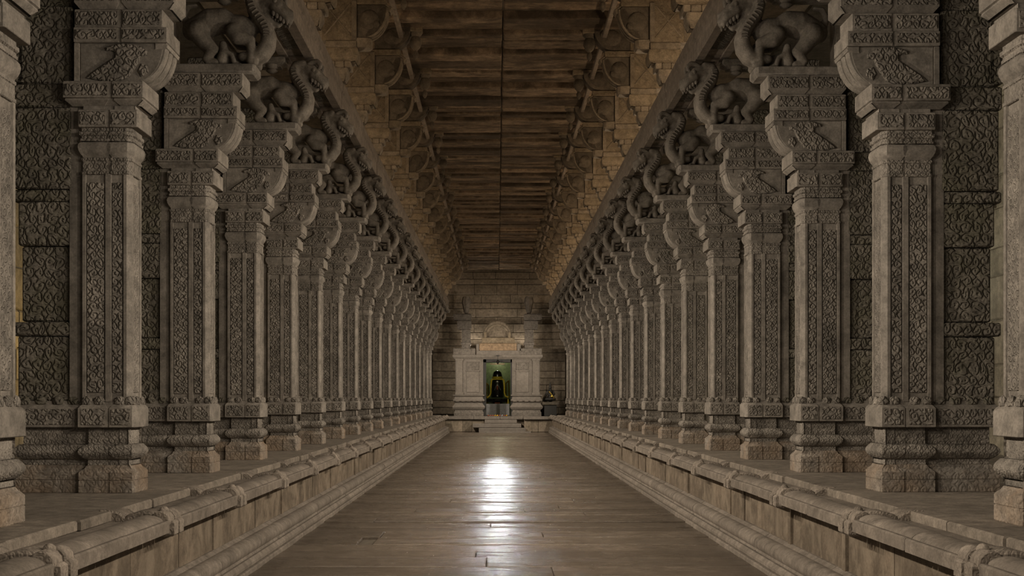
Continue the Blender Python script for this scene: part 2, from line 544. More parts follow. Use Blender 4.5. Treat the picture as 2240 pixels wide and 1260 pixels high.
# ---- beams over the lion brackets
for s, nm in ((-1, 'left'), (1, 'right')):
    B = side_root('beam_' + nm, s, PZ)
    tag(B, 'long stone beam over the lion brackets ' + ('on the bare wall side' if s < 0 else 'on the bronze figure side'), None, None, 'structure')
    for i in BAYS:
        y0 = Z1 + SP * i + 0.2; y1 = y0 + SP
        if i == 17: y1 = ZS
        j = R.uniform(-0.012, 0.012)
        sec = [(0.20, 5.17), (0.30, 5.17), (0.30, 5.20), (0.52, 5.20), (0.52, 5.15), (0.63 + j, 5.15), (0.64 + j, 5.16), (0.64 + j, 5.40), (0.66 + j, 5.42), (0.66 + j, 5.55), (0.20, 5.55)]
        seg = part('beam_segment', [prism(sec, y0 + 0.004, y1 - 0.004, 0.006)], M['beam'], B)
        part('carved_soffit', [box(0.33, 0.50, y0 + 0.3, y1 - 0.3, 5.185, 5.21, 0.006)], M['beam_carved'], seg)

# ---- clerestory walls, aisle ceilings and aisle walls
for s, nm in ((-1, 'left'), (1, 'right')):
    W = side_root('wall_clerestory_' + nm, s, PZ)
    tag(W, 'upper wall above the beam', None, None, 'structure')
    part('wall_core', [box(-0.4, 0.22, -2, 59.5, 5.30, 7.3, 0)], M['upper_plain'], W)
    A = side_root('wall_' + nm, s, PZ)
    tag(A, 'rough stone wall behind the pillars', None, None, 'structure')
    part('wall_core', [box(-4.2, -3.62, 5, 60.5, 0.0, 5.4, 0)], M['aisle'], A)
    z = 0.0
    while z < 5.2:
        h = R.uniform(0.38, 0.62)
        y = 12 + R.uniform(0, 0.8)
        while y < 31:
            d = R.uniform(0.9, 1.7)
            part('wall_block', [box(-3.7, -3.6 + R.uniform(-.01, .035), y + .006, y + d - .006, z + .006, z + h - .006, 0.02)], M['aisle'], A)
            y += d
        z += h
    T = side_root('ceiling_aisle_' + nm, s, PZ)
    tag(T, 'dark stone ceiling of the side aisle', None, None, 'structure')
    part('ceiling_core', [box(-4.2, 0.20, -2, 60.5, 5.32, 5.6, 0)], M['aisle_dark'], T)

# ---- ceiling of the hall
ceil = part('ceiling', [box(-3.2, 3.2, -2, 60.2, CEIL + 0.06, CEIL + 0.5, 0)], M['aisle_dark'], None)
tag(ceil, 'brown stone slab ceiling high over the hall', None, None, 'structure')
y = 17.5
def jag(a, b_, y0, y1, n=16):
    """slab outline with worn, uneven long edges"""
    lo = [(a + (b_ - a) * k / n, y0 + R.uniform(-0.004, 0.042)) for k in range(n + 1)]
    hi = [(a + (b_ - a) * k / n, y1 - R.uniform(-0.004, 0.042)) for k in range(n + 1)]
    return lo + hi[::-1]
while y < 59:
    d = R.choice([0.26, 0.34, 0.42, 0.5, 0.64])
    dz = R.uniform(-0.10, 0.05)
    for a, b_ in ((-3.0, 0.0), (0.0, 3.0)):
        e = R.uniform(-0.02, 0.02)
        part('ceiling_slab', [moulding(jag(a + 0.006, b_ - 0.006, y + 0.008, y + d - 0.008), [(-0.03, CEIL + dz + e), (-0.008, CEIL + dz + e + 0.015), (0, CEIL + dz + e + 0.05), (0, CEIL + 0.2)])], M['ceiling'], ceil)
    y += d

# ================================================================ PILLARS
def grooved(u0, u1, v0, v1, gu, gv, pier_u=None, pier_v=0.06, ch=0.03):
    """plan of a column block with a groove in the front face and a set-back pier behind it"""
    g = 0.010; w = 0.012
    pts = []
    if pier_u is not None:
        pts += [(pier_u, v0 + pier_v), (u0, v0 + pier_v)]
    pts += [(u0, v0), (gu - w, v0), (gu - w, v0 + g), (gu + w, v0 + g), (gu + w, v0), (u1 - ch, v0), (u1, v0 + ch),
            (u1, v1 - ch), (u1 - ch, v1), (u0, v1)]
    if pier_u is not None:
        pts += [(u0, v1 - 0.04), (pier_u, v1 - 0.04)]
    return pts

def frieze(parent, spans, z0, z1, mat, name='frieze'):
    for u0, u1, v in spans:
        part(name, [box(u0, u1, v - 0.010, v + 0.02, z0, z1, 0.006)], mat, parent)

def build_pillar():
    root = empty('stone_pillar')
    V0, V1 = 0.0, 0.40
    base = grooved(-0.46, 0.0, V0, V1, -0.215, 0.2, -1.02, 0.05, 0.02)
    part('plinth', [moulding(base, [(-0.004, 0), (0, 0.006), (0, 0.100), (-0.006, 0.104), (-0.006, 0.106), (0, 0.110), (0, 0.17), (-0.008, 0.178),
                                    (-0.02, 0.19), (-0.035, 0.20), (-0.05, 0.225), (-0.06, 0.23)])], M['plinth'], root)
    part('base_frieze', [moulding(base, [(-0.062, 0.225), (-0.058, 0.23), (-0.058, 0.268), (-0.062, 0.275)])], M['band'], root)
    tor = [(-0.055, 0.272)] + [(-0.035 + 0.04 * math.sin(PI * t / 8), 0.283 + 0.115 * t / 8) for t in range(9)] + [(-0.055, 0.402)]
    part('torus', [moulding(base, tor)], M['band'], root)
    part('base_block', [moulding(base, [(-0.065, 0.40), (-0.062, 0.405), (-0.062, 0.535), (-0.065, 0.54)])], M['band'], root)
    part('base_band', [moulding(base, [(-0.004, 0.54), (0.004, 0.545), (0.004, 0.70), (-0.012, 0.722), (-0.03, 0.735), (-0.035, 0.76)])], M['smooth'], root)
    frieze(root, ((-0.985, -0.49, 0.052), (-0.435, -0.24, 0.0), (-0.19, -0.035, 0.0)), 0.56, 0.695, M['carved'])
    # lotus petals standing on the band
    def petal(u, v, sx, sy):
        return lathe([(0.008, 0.715), (0.042, 0.735), (0.046, 0.765), (0.032, 0.79), (0.012, 0.80), (0.004, 0.802)], u, v, 10, sx, sy)
    for u in (-0.40, -0.30, -0.13, -0.045):
        part('petal', [petal(u, 0.035, 1, 0.55)], M['carved'], root)
    for v in (0.075, 0.20, 0.325):
        part('petal', [petal(-0.035, v, 0.55, 1)], M['carved'], root)
    for u in (-0.94, -0.80, -0.66, -0.53):
        part('petal', [petal(u, 0.085, 1.1, 0.55)], M['pier'], root)
    # shaft: ribs with recessed panels
    f = 0.035                                       # front face of the shaft
    r = 0.016
    shaft = [(-0.44, f), (-0.415, f), (-0.41, f + r), (-0.255, f + r), (-0.25, f), (-0.205, f), (-0.20, f + r), (-0.105, f + r), (-0.10, f), (-0.075, f),
             (-0.038, f + 0.037), (-0.038, 0.10), (-0.038 - r, 0.105), (-0.038 - r, 0.285), (-0.038, 0.29), (-0.038, 0.325), (-0.075, 0.362), (-0.44, 0.362)]
    part('shaft', [moulding(shaft, [(-0.002, 0.755), (0, 0.76), (0, 2.63), (-0.002, 2.64)])], M['smooth'], root)
    # carved vine panels set into the recesses
    part('vine_panel', [box(-0.402, -0.263, f + r - 0.011, f + r + 0.01, 0.83, 2.57, 0.005)], M['panel'], root)
    part('vine_panel', [box(-0.192, -0.113, f + r - 0.011, f + r + 0.01, 0.83, 2.57, 0.005)], M['panel'], root)
    part('vine_panel', [box(-0.038 - r - 0.01, -0.038 - r + 0.011, 0.113, 0.277, 0.83, 2.57, 0.005)], M['panel'], root)
    ch = [(-0.066, f + 0.012), (-0.05, f + 0.03)]
    # neck mouldings
    neck = grooved(-0.44, -0.038, f, 0.362, -0.215, 0.2, None, 0, 0.035)
    part('neck_band', [moulding(neck, [(-0.002, 2.635), (0.004, 2.64), (0.004, 2.66), (-0.004, 2.665), (-0.004, 2.745), (0.004, 2.75), (0.004, 2.77), (-0.004, 2.775)])], M['band'], root)
    part('neck_ring', [moulding(neck, [(-0.006, 2.772), (0.0, 2.79), (0.010, 2.80), (0.024, 2.83), (0.03, 2.86), (0.024, 2.885), (0.012, 2.90), (-0.004, 2.905)])], M['smooth'], root)
    part('neck_fillet', [moulding(neck, [(-0.004, 2.904), (0.012, 2.91), (0.012, 2.93), (0.004, 2.935), (0.004, 2.95), (0.02, 2.96), (0.02, 2.985), (0.004, 2.995), (0.004, 3.022)])], M['band'], root)
    ab1 = grooved(-0.46, 0.03, 0.0, 0.40, -0.215, 0.2, None, 0, 0.012)
    part('abacus', [moulding(ab1, [(-0.004, 3.02), (0, 3.024), (0, 3.16), (-0.004, 3.165), (-0.03, 3.168), (-0.03, 3.20)])], M['smooth'], root)
    frieze(root, ((-0.445, -0.24, 0.0), (-0.19, 0.005, 0.0)), 3.04, 3.148, M['carved'])
    ab2 = grooved(-0.58, 0.085, -0.02, 0.42, -0.19, 0.2, None, 0, 0.012)
    part('abacus', [moulding(ab2, [(-0.06, 3.198), (-0.04, 3.215), (-0.01, 3.24), (-0.015, 3.255), (0, 3.26), (0, 3.385), (-0.005, 3.395), (-0.02, 3.40)])], M['smooth'], root)
    frieze(root, ((-0.565, -0.215, -0.02), (-0.165, 0.06, -0.02)), 3.275, 3.372, M['carved'])
    # quarter-round corbel reaching into the hall
    cor = [(-0.46, 3.395)] + [(0.0 + 0.235 * math.sin(t * PI / 2 / 10), 3.395 + 0.325 * (1 - math.cos(t * PI / 2 / 10))) for t in range(11)] + [(-0.46, 3.72)]
    co = part('corbel', [prism(cor, 0.03, 0.37, 0.008)], M['smooth'], root)
    for v in (0.075, 0.20, 0.325):
        cr = [(-0.05, 3.398)] + [(0.012 + 0.248 * math.sin(t * PI / 2 / 10), 3.396 + 0.318 * (1 - math.cos(t * PI / 2 / 10))) for t in range(11)] + [(-0.05, 3.71)]
        part('rib', [prism(cr, v - 0.042, v + 0.042, 0.012)], M['smooth'], co)
    part('corbel_lip', [prism([(0.16, 3.665), (0.265, 3.675), (0.275, 3.70), (0.26, 3.72), (0.16, 3.72)], 0.02, 0.38, 0.008)], M['smooth'], co)
    leaf = [(-0.40, 3.43), (-0.36, 3.47), (-0.22, 3.565), (-0.165, 3.60), (-0.162, 3.64), (-0.185, 3.655), (-0.234, 3.655), (-0.24, 3.68), (-0.18, 3.70), (-0.115, 3.715),
            (-0.02, 3.705), (0.04, 3.69), (0.10, 3.65), (0.095, 3.62), (0.045, 3.61), (0.03, 3.56), (0.0, 3.51), (-0.06, 3.43), (-0.13, 3.405), (-0.27, 3.405)]
    part('leaf_relief', [prism(leaf, 0.002, 0.045, 0.012), prism([(0.05, 3.44), (0.11, 3.48), (0.10, 3.53), (0.05, 3.55), (0.02, 3.49)], 0.012, 0.04, 0.01)], M['carved'], co)
    part('back_strip', [box(-0.50, -0.46, 0.012, 0.37, 3.395, 3.72, 0.006)], M['smooth'], root)
    # stepped slabs
    def sl(u1, v0, z0, z1, flare, mat, name='slab'):
        p = grooved(-0.50, u1, v0, 0.40 - v0, -0.12, 0.2, None, 0, 0.006)
        part(name, [moulding(p, [(-flare - 0.004, z0), (-flare, z0 + 0.004), (-0.0, z0 + flare + 0.012), (0, z1 - 0.006), (-0.006, z1)])], mat, root)
        frieze(root, ((-0.485, -0.145, v0), (-0.095, u1 - 0.02, v0)), z0 + flare + 0.024, z1 - 0.02, M['carved'])
    sl(0.27, 0.0, 3.72, 3.845, 0.0, M['smooth'])
    sl(0.225, 0.025, 3.845, 4.0, 0.0, M['smooth'])
    sl(0.325, 0.01, 4.0, 4.20, 0.04, M['smooth'])
    fp = [(-0.45, 0.03), (0.42, 0.03), (0.45, 0.06), (0.45, 0.34), (0.42, 0.37), (-0.45, 0.37)]
    part('foot_plate', [moulding(fp, [(-0.03, 4.195), (0, 4.225), (0, 4.29), (-0.01, 4.30)])], M['smooth'], root)
    # bracket plate under the beam with a hanging bud
    part('top_bracket', [moulding(rect(-0.60, 0.28, 0.06, 0.34), [(-0.06, 5.03), (-0.06, 5.05), (0, 5.09), (0, 5.14), (-0.01, 5.15)])], M['yali'], root)
    part('bud', [lathe([(0.01, 4.955), (0.05, 4.965), (0.075, 4.985), (0.06, 5.01), (0.08, 5.03), (0.09, 5.06)], 0.10, 0.16, 12)], M['yali'], root)
    part('back_post', [box(-0.55, -0.42, 0.08, 0.34, 4.195, 5.15, 0.01)], M['yali'], root)
    # rear pier: web and stacked carved blocks
    part('web', [box(-0.56, -0.42, 0.075, 0.33, 0.745, 3.40, 0.01)], M['smooth'], root)
    zs = [(0.74, 1.30, 0.0, 0.0), (1.30, 1.42, 0.045, 0.02), (1.42, 2.05, -0.03, -0.01), (2.05, 2.42, -0.01, 0.02), (2.42, 2.52, 0.05, 0.02),
          (2.52, 3.20, 0.02, 0.035), (3.20, 3.40, 0.05, 0.03), (3.40, 4.05, 0.0, 0.01), (4.05, 5.15, -0.03, 0.0)]
    for a, b_, du, dv in zs:
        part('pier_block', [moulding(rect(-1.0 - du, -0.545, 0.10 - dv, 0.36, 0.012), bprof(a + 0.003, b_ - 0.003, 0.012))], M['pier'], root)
    co2 = [(-0.95, 3.42)] + [(-1.0 - 0.24 * math.sin(t * PI / 2 / 8), 3.42 + 0.36 * (1 - math.cos(t * PI / 2 / 8))) for t in range(9)] + [(-0.95, 3.78)]
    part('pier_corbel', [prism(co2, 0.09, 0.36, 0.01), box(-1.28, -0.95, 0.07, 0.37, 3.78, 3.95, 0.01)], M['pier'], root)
    return root

pil = build_pillar()
freeze(pil)

def build_lion():
    root = empty('lion_bracket')
    ch = []
    c = 0.20
    ch.append([(-0.24, c, 4.70, .12), (-0.06, c, 4.78, .15), (0.06, c, 4.80, .135), (0.16, c, 4.76, .112), (0.27, c, 4.73, .13), (0.34, c, 4.70, 0.11)])
    for v in (0.10, 0.30):
        ch.append([(-0.17, v, 4.66, .115), (-0.10, v, 4.55, .085), (-0.01, v, 4.47, .062), (-0.08, v, 4.37, .046), (-0.06, v, 4.335, 0.04), (0.02, v, 4.33, .042)])
        ch.append([(0.20, v, 4.66, .085), (0.25, v, 4.60, .085), (0.385, v, 4.56, .058), (0.395, v, 4.44, .044), (0.39, v, 4.345, .048), (0.435, v, 4.332, .042)])
        pass
    for v, k in ((0.13, 0.88), (0.20, 1.0), (0.27, 0.88)):
        ch.append([(0.30, v, 4.40, .06 * k), (0.40, v, 4.39, .07 * k), (0.49, v, 4.44, .08 * k), (0.55, v, 4.53, .084 * k), (0.565, v, 4.63, .082 * k), (0.53, v, 4.73, .078 * k), (0.46, v, 4.82, .074 * k), (0.405, v, 4.90, .072 * k), (0.385, v, 4.98, .072 * k), (0.42, v, 5.05, .07 * k), (0.50, v, 5.06, .07 * k)])
    ch.append([(0.50, c, 5.04, .095), (0.60, c, 5.00, .10), (0.67, c, 4.945, .082), (0.73, c, 4.885, .07), (0.775, c, 4.83, .055), (0.785, c, 4.78, .03)])
    ch.append([(0.76, c, 4.90, .04), (0.80, c, 4.885, .03), (0.80, c, 4.86, .028)])
    for v in (0.13, 0.27):
        ch.append([(0.56, v, 5.03, .05), (0.64, v, 5.00, .05), (0.68, v, 4.96, .04)])
        ch.append([(0.63, v * 0.8 + 0.04, 4.93, .05), (0.72, v * 0.8 + 0.04, 4.86, .042), (0.765, v * 0.8 + 0.04, 4.79, .026), (0.765, v * 0.8 + 0.04, 4.74, .014)])
    ch.append([(0.50, c, 4.95, .07), (0.545, c, 4.86, .05), (0.60, c, 4.785, .038), (0.66, c, 4.755, .034), (0.685, c, 4.765, .026)])
    ch.append([(-0.30, c, 4.74, .05), (-0.345, c, 4.86, .035), (-0.30, c, 4.95, .03), (-0.22, c, 4.96, .026)])
    body = link('body', remesh(ch, 0.0125, 3), M['yali'], root)
    # ladder of mane ridges on the neck
    rungs = []
    pth = [(0.565, 4.60), (0.562, 4.66), (0.535, 4.73), (0.48, 4.81), (0.42, 4.885), (0.39, 4.96), (0.40, 5.02)]
    for (a, b_), (a2, b2) in zip(pth[:-1], pth[1:]):
        for t in (0.25, 0.75):
            u = a + (a2 - a) * t; z = b_ + (b2 - b_) * t
            dx, dz = a2 - a, b2 - b_; L = math.hypot(dx, dz); dx /= L; dz /= L
            q = [(u + dz * 0.035 + dx * s1 * 0.009, z - dx * 0.035 + dz * s1 * 0.009) if k else (u - dz * 0.035 + dx * s1 * 0.009, z + dx * 0.035 + dz * s1 * 0.009)
                 for k, s1 in ((0, -1), (0, 1), (1, 1), (1, -1))]
            rungs.append(prism(q, 0.053, 0.347, 0.006))
    part('mane_ridges', rungs, M['yali'], root)
    teeth = []
    for v in (0.135, 0.265):
        for u, z, r_ in ((0.625, 4.88, .022), (0.662, 4.852, .022), (0.698, 4.822, .02), (0.73, 4.79, .018)):
            teeth.append(ball((u, v, z - 0.012), r_, 8, 6, (1, 0.8, 1.7)))
    for v in (0.165, 0.235):
        for u, z in ((0.61, 4.83), (0.64, 4.805), (0.668, 4.795)):
            teeth.append(ball((u, v, z), 0.011, 8, 6, (1, 0.8, 1.6)))
    tag(part('teeth', teeth, M['smooth'], root), kind='stuff')
    for v in (0.12, 0.28):
        part('eye', [ball((0.645, v + (0.02 if v > .2 else -0.02), 4.985), 0.028)], M['yali'], root)
        hn = link('horn', remesh([[(0.58, v, 5.06, .032), (0.63, v, 5.09, .034), (0.685, v, 5.095, .036), (0.725, v, 5.06, .034), (0.725, v, 5.02, .026), (0.70, v, 5.005, .018)]], 0.010, 2), M['yali'], root)
    link('crouching_figure', remesh([[(0.08, 0.12, 4.36, .06), (0.10, 0.14, 4.45, .055), (0.09, 0.13, 4.53, .04)], [(0.10, 0.11, 4.46, .03), (0.19, 0.10, 4.41, .026), (0.21, 0.11, 4.34, .03)],
                                     [(0.10, 0.2, 4.40, .09), (0.22, 0.22, 4.40, .07)]], 0.012, 2), M['yali'], root)
    return root
lion = build_lion()
freeze(lion)

def build_upper():
    root = empty('corbel_bracket')
    # stepped pendant block standing on the beam
    part('pendant_foot', [moulding(rect(0.52, 0.75, 0.06, 0.36, 0.02), [(-0.05, 5.55), (-0.005, 5.64), (0, 5.645), (0, 5.74), (-0.004, 5.745)])], M['upper_plain'], root)
    for u0, u1 in ((0.47, 0.56), (0.565, 0.70), (0.705, 0.80)):
        part('pendant_block', [moulding(rect(u0, u1, 0.04, 0.38, 0.01), bprof(5.745, 5.84, 0.012))], M['upper_plain'], root)
    part('pendant_roll', [moulding(rect(0.42, 0.91, 0.02, 0.40, 0.01), [(-0.05, 5.84), (-0.015, 5.87), (0, 5.92), (0, 6.0), (-0.012, 6.035)])], M['upper'], root)
    part('pendant_slab', [moulding(rect(0.43, 0.88, 0.03, 0.39), bprof(6.04, 6.145, 0.014))], M['upper_plain'], root)
    # panel with saltire relief
    pn = part('panel', [box(0.24, 0.88, 0.06, 0.40, 6.15, 6.76, 0.008)], M['upper'], root)
    for a, b_ in (((0.40, 6.22), (0.80, 6.70)), ((0.40, 6.70), (0.80, 6.22))):
        d = Vector((b_[0] - a[0], b_[1] - a[1])).normalized(); n = Vector((-d.y, d.x)) * 0.010
        part('diagonal_rib', [prism([(a[0] - n.x, a[1] - n.y), (b_[0] - n.x, b_[1] - n.y), (b_[0] + n.x, b_[1] + n.y), (a[0] + n.x, a[1] + n.y)], 0.046, 0.07, 0.004)], M['upper_plain'], pn)
    part('panel_edge', [box(0.815, 0.885, 0.04, 0.1, 6.16, 6.75, 0.008)], M['upper_plain'], pn)
    part('panel_edge', [box(0.32, 0.37, 0.04, 0.1, 6.16, 6.75, 0.008)], M['upper_plain'], pn)
    # small console
    part('console', [moulding([(0.86, 0.07), (1.05, 0.07), (1.10, 0.12), (1.10, 0.33), (1.05, 0.38), (0.86, 0.38)], [(-0.03, 6.06), (0, 6.09), (0, 6.19), (-0.01, 6.20)])], M['upper_plain'], root)
    # lower quarter-round
    q1 = [(0.86, 6.20), (0.98, 6.20)] + [(0.98 + 0.36 * math.sin(t * PI / 2 / 10), 6.20 + 0.46 * (1 - math.cos(t * PI / 2 / 10))) for t in range(1, 11)] + [(1.30, 6.70), (0.86, 6.70)]
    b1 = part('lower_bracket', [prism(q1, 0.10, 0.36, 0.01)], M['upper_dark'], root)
    for v in (0.13, 0.23, 0.33):
        q = [(1.0, 6.22)] + [(1.0 + 0.36 * math.sin(t * PI / 2 / 10), 6.20 + 0.46 * (1 - math.cos(t * PI / 2 / 10))) for t in range(1, 11)] + [(1.25, 6.68)]
        part('rib', [prism(q, v - 0.03, v + 0.03, 0.01)], M['upper_plain'], b1)
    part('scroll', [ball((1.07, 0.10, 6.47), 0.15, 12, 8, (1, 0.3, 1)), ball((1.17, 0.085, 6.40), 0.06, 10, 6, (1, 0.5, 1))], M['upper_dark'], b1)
    part('beak', [prism([(1.26, 6.62), (1.38, 6.60), (1.42, 6.66), (1.33, 6.72), (1.24, 6.72)], 0.12, 0.34, 0.01)], M['upper_plain'], b1)
    # second slab and upper quarter-round up to the ceiling
    part('bracket_slab', [moulding(rect(0.30, 1.32, 0.06, 0.40), bprof(6.70, 6.80, 0.012))], M['upper'], root)
    q2 = [(0.86, 6.80), (1.10, 6.80)] + [(1.10 + 0.40 * math.sin(t * PI / 2 / 10), 6.80 + 0.36 * (1 - math.cos(t * PI / 2 / 10))) for t in range(1, 11)] + [(1.50, 7.22), (0.86, 7.22)]
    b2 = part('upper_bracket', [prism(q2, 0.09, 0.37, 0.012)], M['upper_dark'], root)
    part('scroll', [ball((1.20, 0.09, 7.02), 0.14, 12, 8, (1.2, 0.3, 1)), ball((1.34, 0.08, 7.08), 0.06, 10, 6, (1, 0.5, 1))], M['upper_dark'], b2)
    part('block', [box(0.30, 0.88, 0.07, 0.39, 6.805, 7.22, 0.012)], M['upper'], root)
    # lotus-bud finial hanging from the bracket end
    part('bud', [lathe([(0.012, 6.66), (0.04, 6.70), (0.05, 6.76), (0.03, 6.81), (0.075, 6.86), (0.105, 6.93), (0.10, 7.0), (0.07, 7.05), (0.11, 7.09), (0.115, 7.15), (0.08, 7.21)], 1.58, 0.22, 10)], M['upper_dark'], root, 50)
    part('end_block', [box(1.44, 1.70, 0.10, 0.36, 7.12, 7.23, 0.012)], M['upper'], root)
    return root
upper = build_upper()
freeze(upper)

first = {'p': True, 'l': True, 'u': True}
def place(proto, key, s, y, label, cat, group):
    o = proto if first[key] else copy_tree(proto)
    first[key] = False
    o.location = (s * PX, y, PZ)
    o.scale = (1, 1, 1) if s < 0 else (-1, 1, 1)
    tag(o, label, cat, group)
    return o
ROWN = {-1: 'bare-wall-side row', 1: 'bronze-figure-side row'}
ORD = ('first second third fourth fifth sixth seventh eighth ninth tenth eleventh twelfth thirteenth fourteenth fifteenth '
       'sixteenth seventeenth eighteenth nineteenth twentieth').split()
for s in (-1, 1):
    for i in BAYS:
        y = Z1 + SP * i + (0.10 if s > 0 else 0.0)
        nth = ORD[BAYS[-1] - i]
        place(pil, 'p', s, y, 'carved grey granite pillar with scroll corbel, %s from the shrine in the %s' % (nth, ROWN[s]), 'pillar', 'pillars of the ' + ROWN[s])
        place(lion, 'l', s, y, 'carved stone lion under the beam on the %s pillar from the shrine, %s' % (nth, ROWN[s]), 'sculpture', 'lion brackets of the ' + ROWN[s])
        place(upper, 'u', s, y, 'stepped corbel bracket between beam and ceiling, %s from the shrine, %s' % (nth, ROWN[s]), 'bracket', 'corbel brackets of the ' + ROWN[s])

# thin purlins at the ceiling edge between the brackets
for s, nm in ((-1, 'left'), (1, 'right')):
    Q = side_root('trim_purlin_' + nm, s, PZ)
    tag(Q, 'thin stone purlin under the ceiling edge', None, None, 'structure')
    for i in BAYS:
        y0 = Z1 + SP * i + 0.4
        part('purlin', [box(1.30, 1.38, y0, y0 + SP - 0.35, 6.98, 7.06, 0.01)], M['beam'], Q)

# ================================================================ SHRINE END
k58 = ZS / F_PX
def SX(px): return CAMX + (px - VPX) * k58
def SZ(py): return CAMZ + (VPY - py) * k58
CX = -0.03
# end wall with door hole, faced with courses
endw = part('wall_end', [box(-3.6, CX - 1.0, 59.3, 59.9, 0, 8.5, 0), box(CX + 1.0, 3.6, 59.3, 59.9, 0, 8.5, 0), box(CX - 1.0, CX + 1.0, 59.3, 59.9, 3.62, 8.5, 0),
                         box(-7.4, -3.6, 59.6, 59.9, 0, 8.5, 0), box(3.6, 7.4, 59.6, 59.9, 0, 8.5, 0)], M['wall'], None)
tag(endw, 'stone course wall closing the hall behind the shrine', None, None, 'structure')
z = PZ
while z < 8.0:
    h = R.choice([0.28, 0.34, 0.42, 0.5])
    if z + h > 8.02: h = 8.02 - z
    x = -3.3
    dy = R.uniform(0.0, 0.07)
    while x < 3.3:
        w = R.uniform(1.0, 2.2)
        x2 = min(x + w, 3.3)
        # leave the doorway free
        for a, b_ in ((x, min(x2, CX - 1.02)), (max(x, CX + 1.02), x2)) if z < 3.6 else ((x, x2),):
            if b_ - a > 0.15:
                part('wall_block', [box(a + .008, b_ - .008, 59.18 - dy, 59.35, z + .008, z + h - .008, 0.02)], M['wall'], endw)
        x = x2
    z += h

# end platform, steps
plat = part('platform_end', [box(-3.0, 3.0, 57.0, 60.6, -0.2, 0.60, 0)], M['wall'], None)
tag(plat, 'low stone platform carrying the shrine', None, None, 'structure')
for a, b_, y0 in ((-2.6, -1.2, 56.72), (-1.2, 0.05, 56.70), (0.05, 1.15, 56.74)):
    part('platform_slab', [box(a + .005, b_ - .005, y0, 59.4, 0.60, 0.74, 0.02)], M['shrine'], plat)
part('platform_slab', [box(1.16, 2.6, 56.35, 59.4, 0.60, 0.74, 0.02)], M['shrine'], plat)
for a, b_ in ((-2.55, -1.75), (-1.74, -1.3), (-1.29, -0.7)):
    part('platform_block', [box(a, b_, 56.85, 57.1, 0.0, 0.595, 0.03)], M['wall'], plat)
for a, b_ in ((1.2, 1.55), (1.56, 1.85), (1.87, 2.55)):
    part('platform_block', [box(a, b_, 56.5, 57.1, 0.0, 0.595, 0.03)], M['wall'], plat)
for a, b_, y0, z0, z1 in ((-0.68, 0.85, 56.6, 0.42, 0.595), (-1.25, 1.05, 56.3, 0.22, 0.415), (-0.95, 1.25, 55.95, -0.02, 0.215), (-0.6, 1.5, 55.7, -0.03, 0.045)):
    part('step', [box(a, b_, y0, 57.05, z0, z1, 0.02)], M['shrine'], plat)

shr = empty('shrine', (CX, ZS, 0.74), 'grey stone shrine front with moulded bases and dark central doorway', 'shrine')
def sp(name, shapes, mat, parent=None):
    o = part(name, shapes, mat, parent or shr)
    if parent is None: pass
    return o
def sbox(px0, px1, y0, y1, py0, py1, b=0.012):
    """box by the reach it has on the shrine plane, relative to the shrine's foot"""
    return box(SX(px0) - CX, SX(px1) - CX, y0, y1, SZ(py1) - 0.74, SZ(py0) - 0.74, b)
def srect(px0, px1, y0, y1): return rect(SX(px0) - CX, SX(px1) - CX, y0, y1, 0.0)
def zz(py): return SZ(py) - 0.74
for s in (0, 1):
    def mx(a, b_): return (a, b_) if s == 0 else (2177 - b_, 2177 - a)
    w = sp('side_wall', [sbox(*mx(996, 1057), 0.0, 1.2, 783, 866)], M['shrine'])
    part('wall_panel', [sbox(*mx(1021, 1048), -0.03, 0.05, 812, 858)], M['shrine'], w)
    part('relief_plaque', [sbox(*mx(1022, 1047), -0.05, 0.05, 793, 810)], M['shrine_carved'], w)
    part('plaque_frame', [sbox(*mx(1020, 1049), -0.035, 0.05, 791, 793), sbox(*mx(1020, 1049), -0.065, 0.05, 810, 813)], M['shrine'], w)
    part('pilaster', [sbox(*mx(998, 1012), -0.06, 0.05, 785, 864), sbox(*mx(996, 1014), -0.075, 0.05, 785, 789), sbox(*mx(996, 1014), -0.075, 0.05, 858, 864)], M['shrine'], w)
    a, b_ = mx(994, 1057)
    r_ = srect(a, b_, -0.06, 1.2)
    sp('base_tier', [moulding(r_, [(0.0, zz(914)), (0.02, zz(912)), (0.02, zz(902)), (-0.02, zz(900)), (-0.02, zz(897))])], M['shrine_carved'])
    sp('base_tier', [moulding(r_, [(-0.02, zz(897)), (0.08, zz(893)), (0.10, zz(890)), (0.03, zz(886)), (-0.02, zz(883)), (-0.04, zz(880))])], M['shrine'])
    sp('base_tier', [moulding(r_, [(-0.04, zz(880)), (0.05, zz(877.5)), (0.07, zz(875)), (0.0, zz(872)), (-0.02, zz(867)), (0.06, zz(866)), (0.06, zz(864)), (0.0, zz(863))])], M['shrine'])
    # wavy drip edge under the middle tiers
    wv = []
    for q in range(5):
        c0 = SX(a) - CX + (SX(b_) - SX(a)) * (q + 0.5) / 5
        wv.append(ball((c0, -0.09, zz(877.5)), 0.11, 10, 6, (1.0, 0.55, 0.45)))
    sp('drip_lobes', wv, M['shrine'])
    sp('cornice_block', [sbox(*mx(992, 1040), -0.1, 0.6, 762, 776, 0.02)], M['shrine_carved'])
    # small pilaster with bracket capital above the cornice
    sp('upper_pillar', [sbox(*mx(1010, 1029), 0.05, 0.5, 720, 762, 0.03), sbox(*mx(1008, 1031), 0.02, 0.5, 748, 755, 0.03)], M['shrine_carved'])
    sp('upper_capital', [sbox(*mx(1000, 1031), 0.0, 0.5, 700, 720, 0.06), sbox(*mx(992, 1031), -0.05, 0.5, 686, 700, 0.05)], M['shrine_carved'])
    c0 = SX(sum(mx(1009, 1031)) / 2) - CX
    sp('hanging_bud', [lathe([(0.06, zz(686)), (0.12, zz(683)), (0.17, zz(672)), (0.24, zz(660)), (0.20, zz(652)), (0.16, zz(648))], c0, 0.2, 8)], M['shrine_carved'])
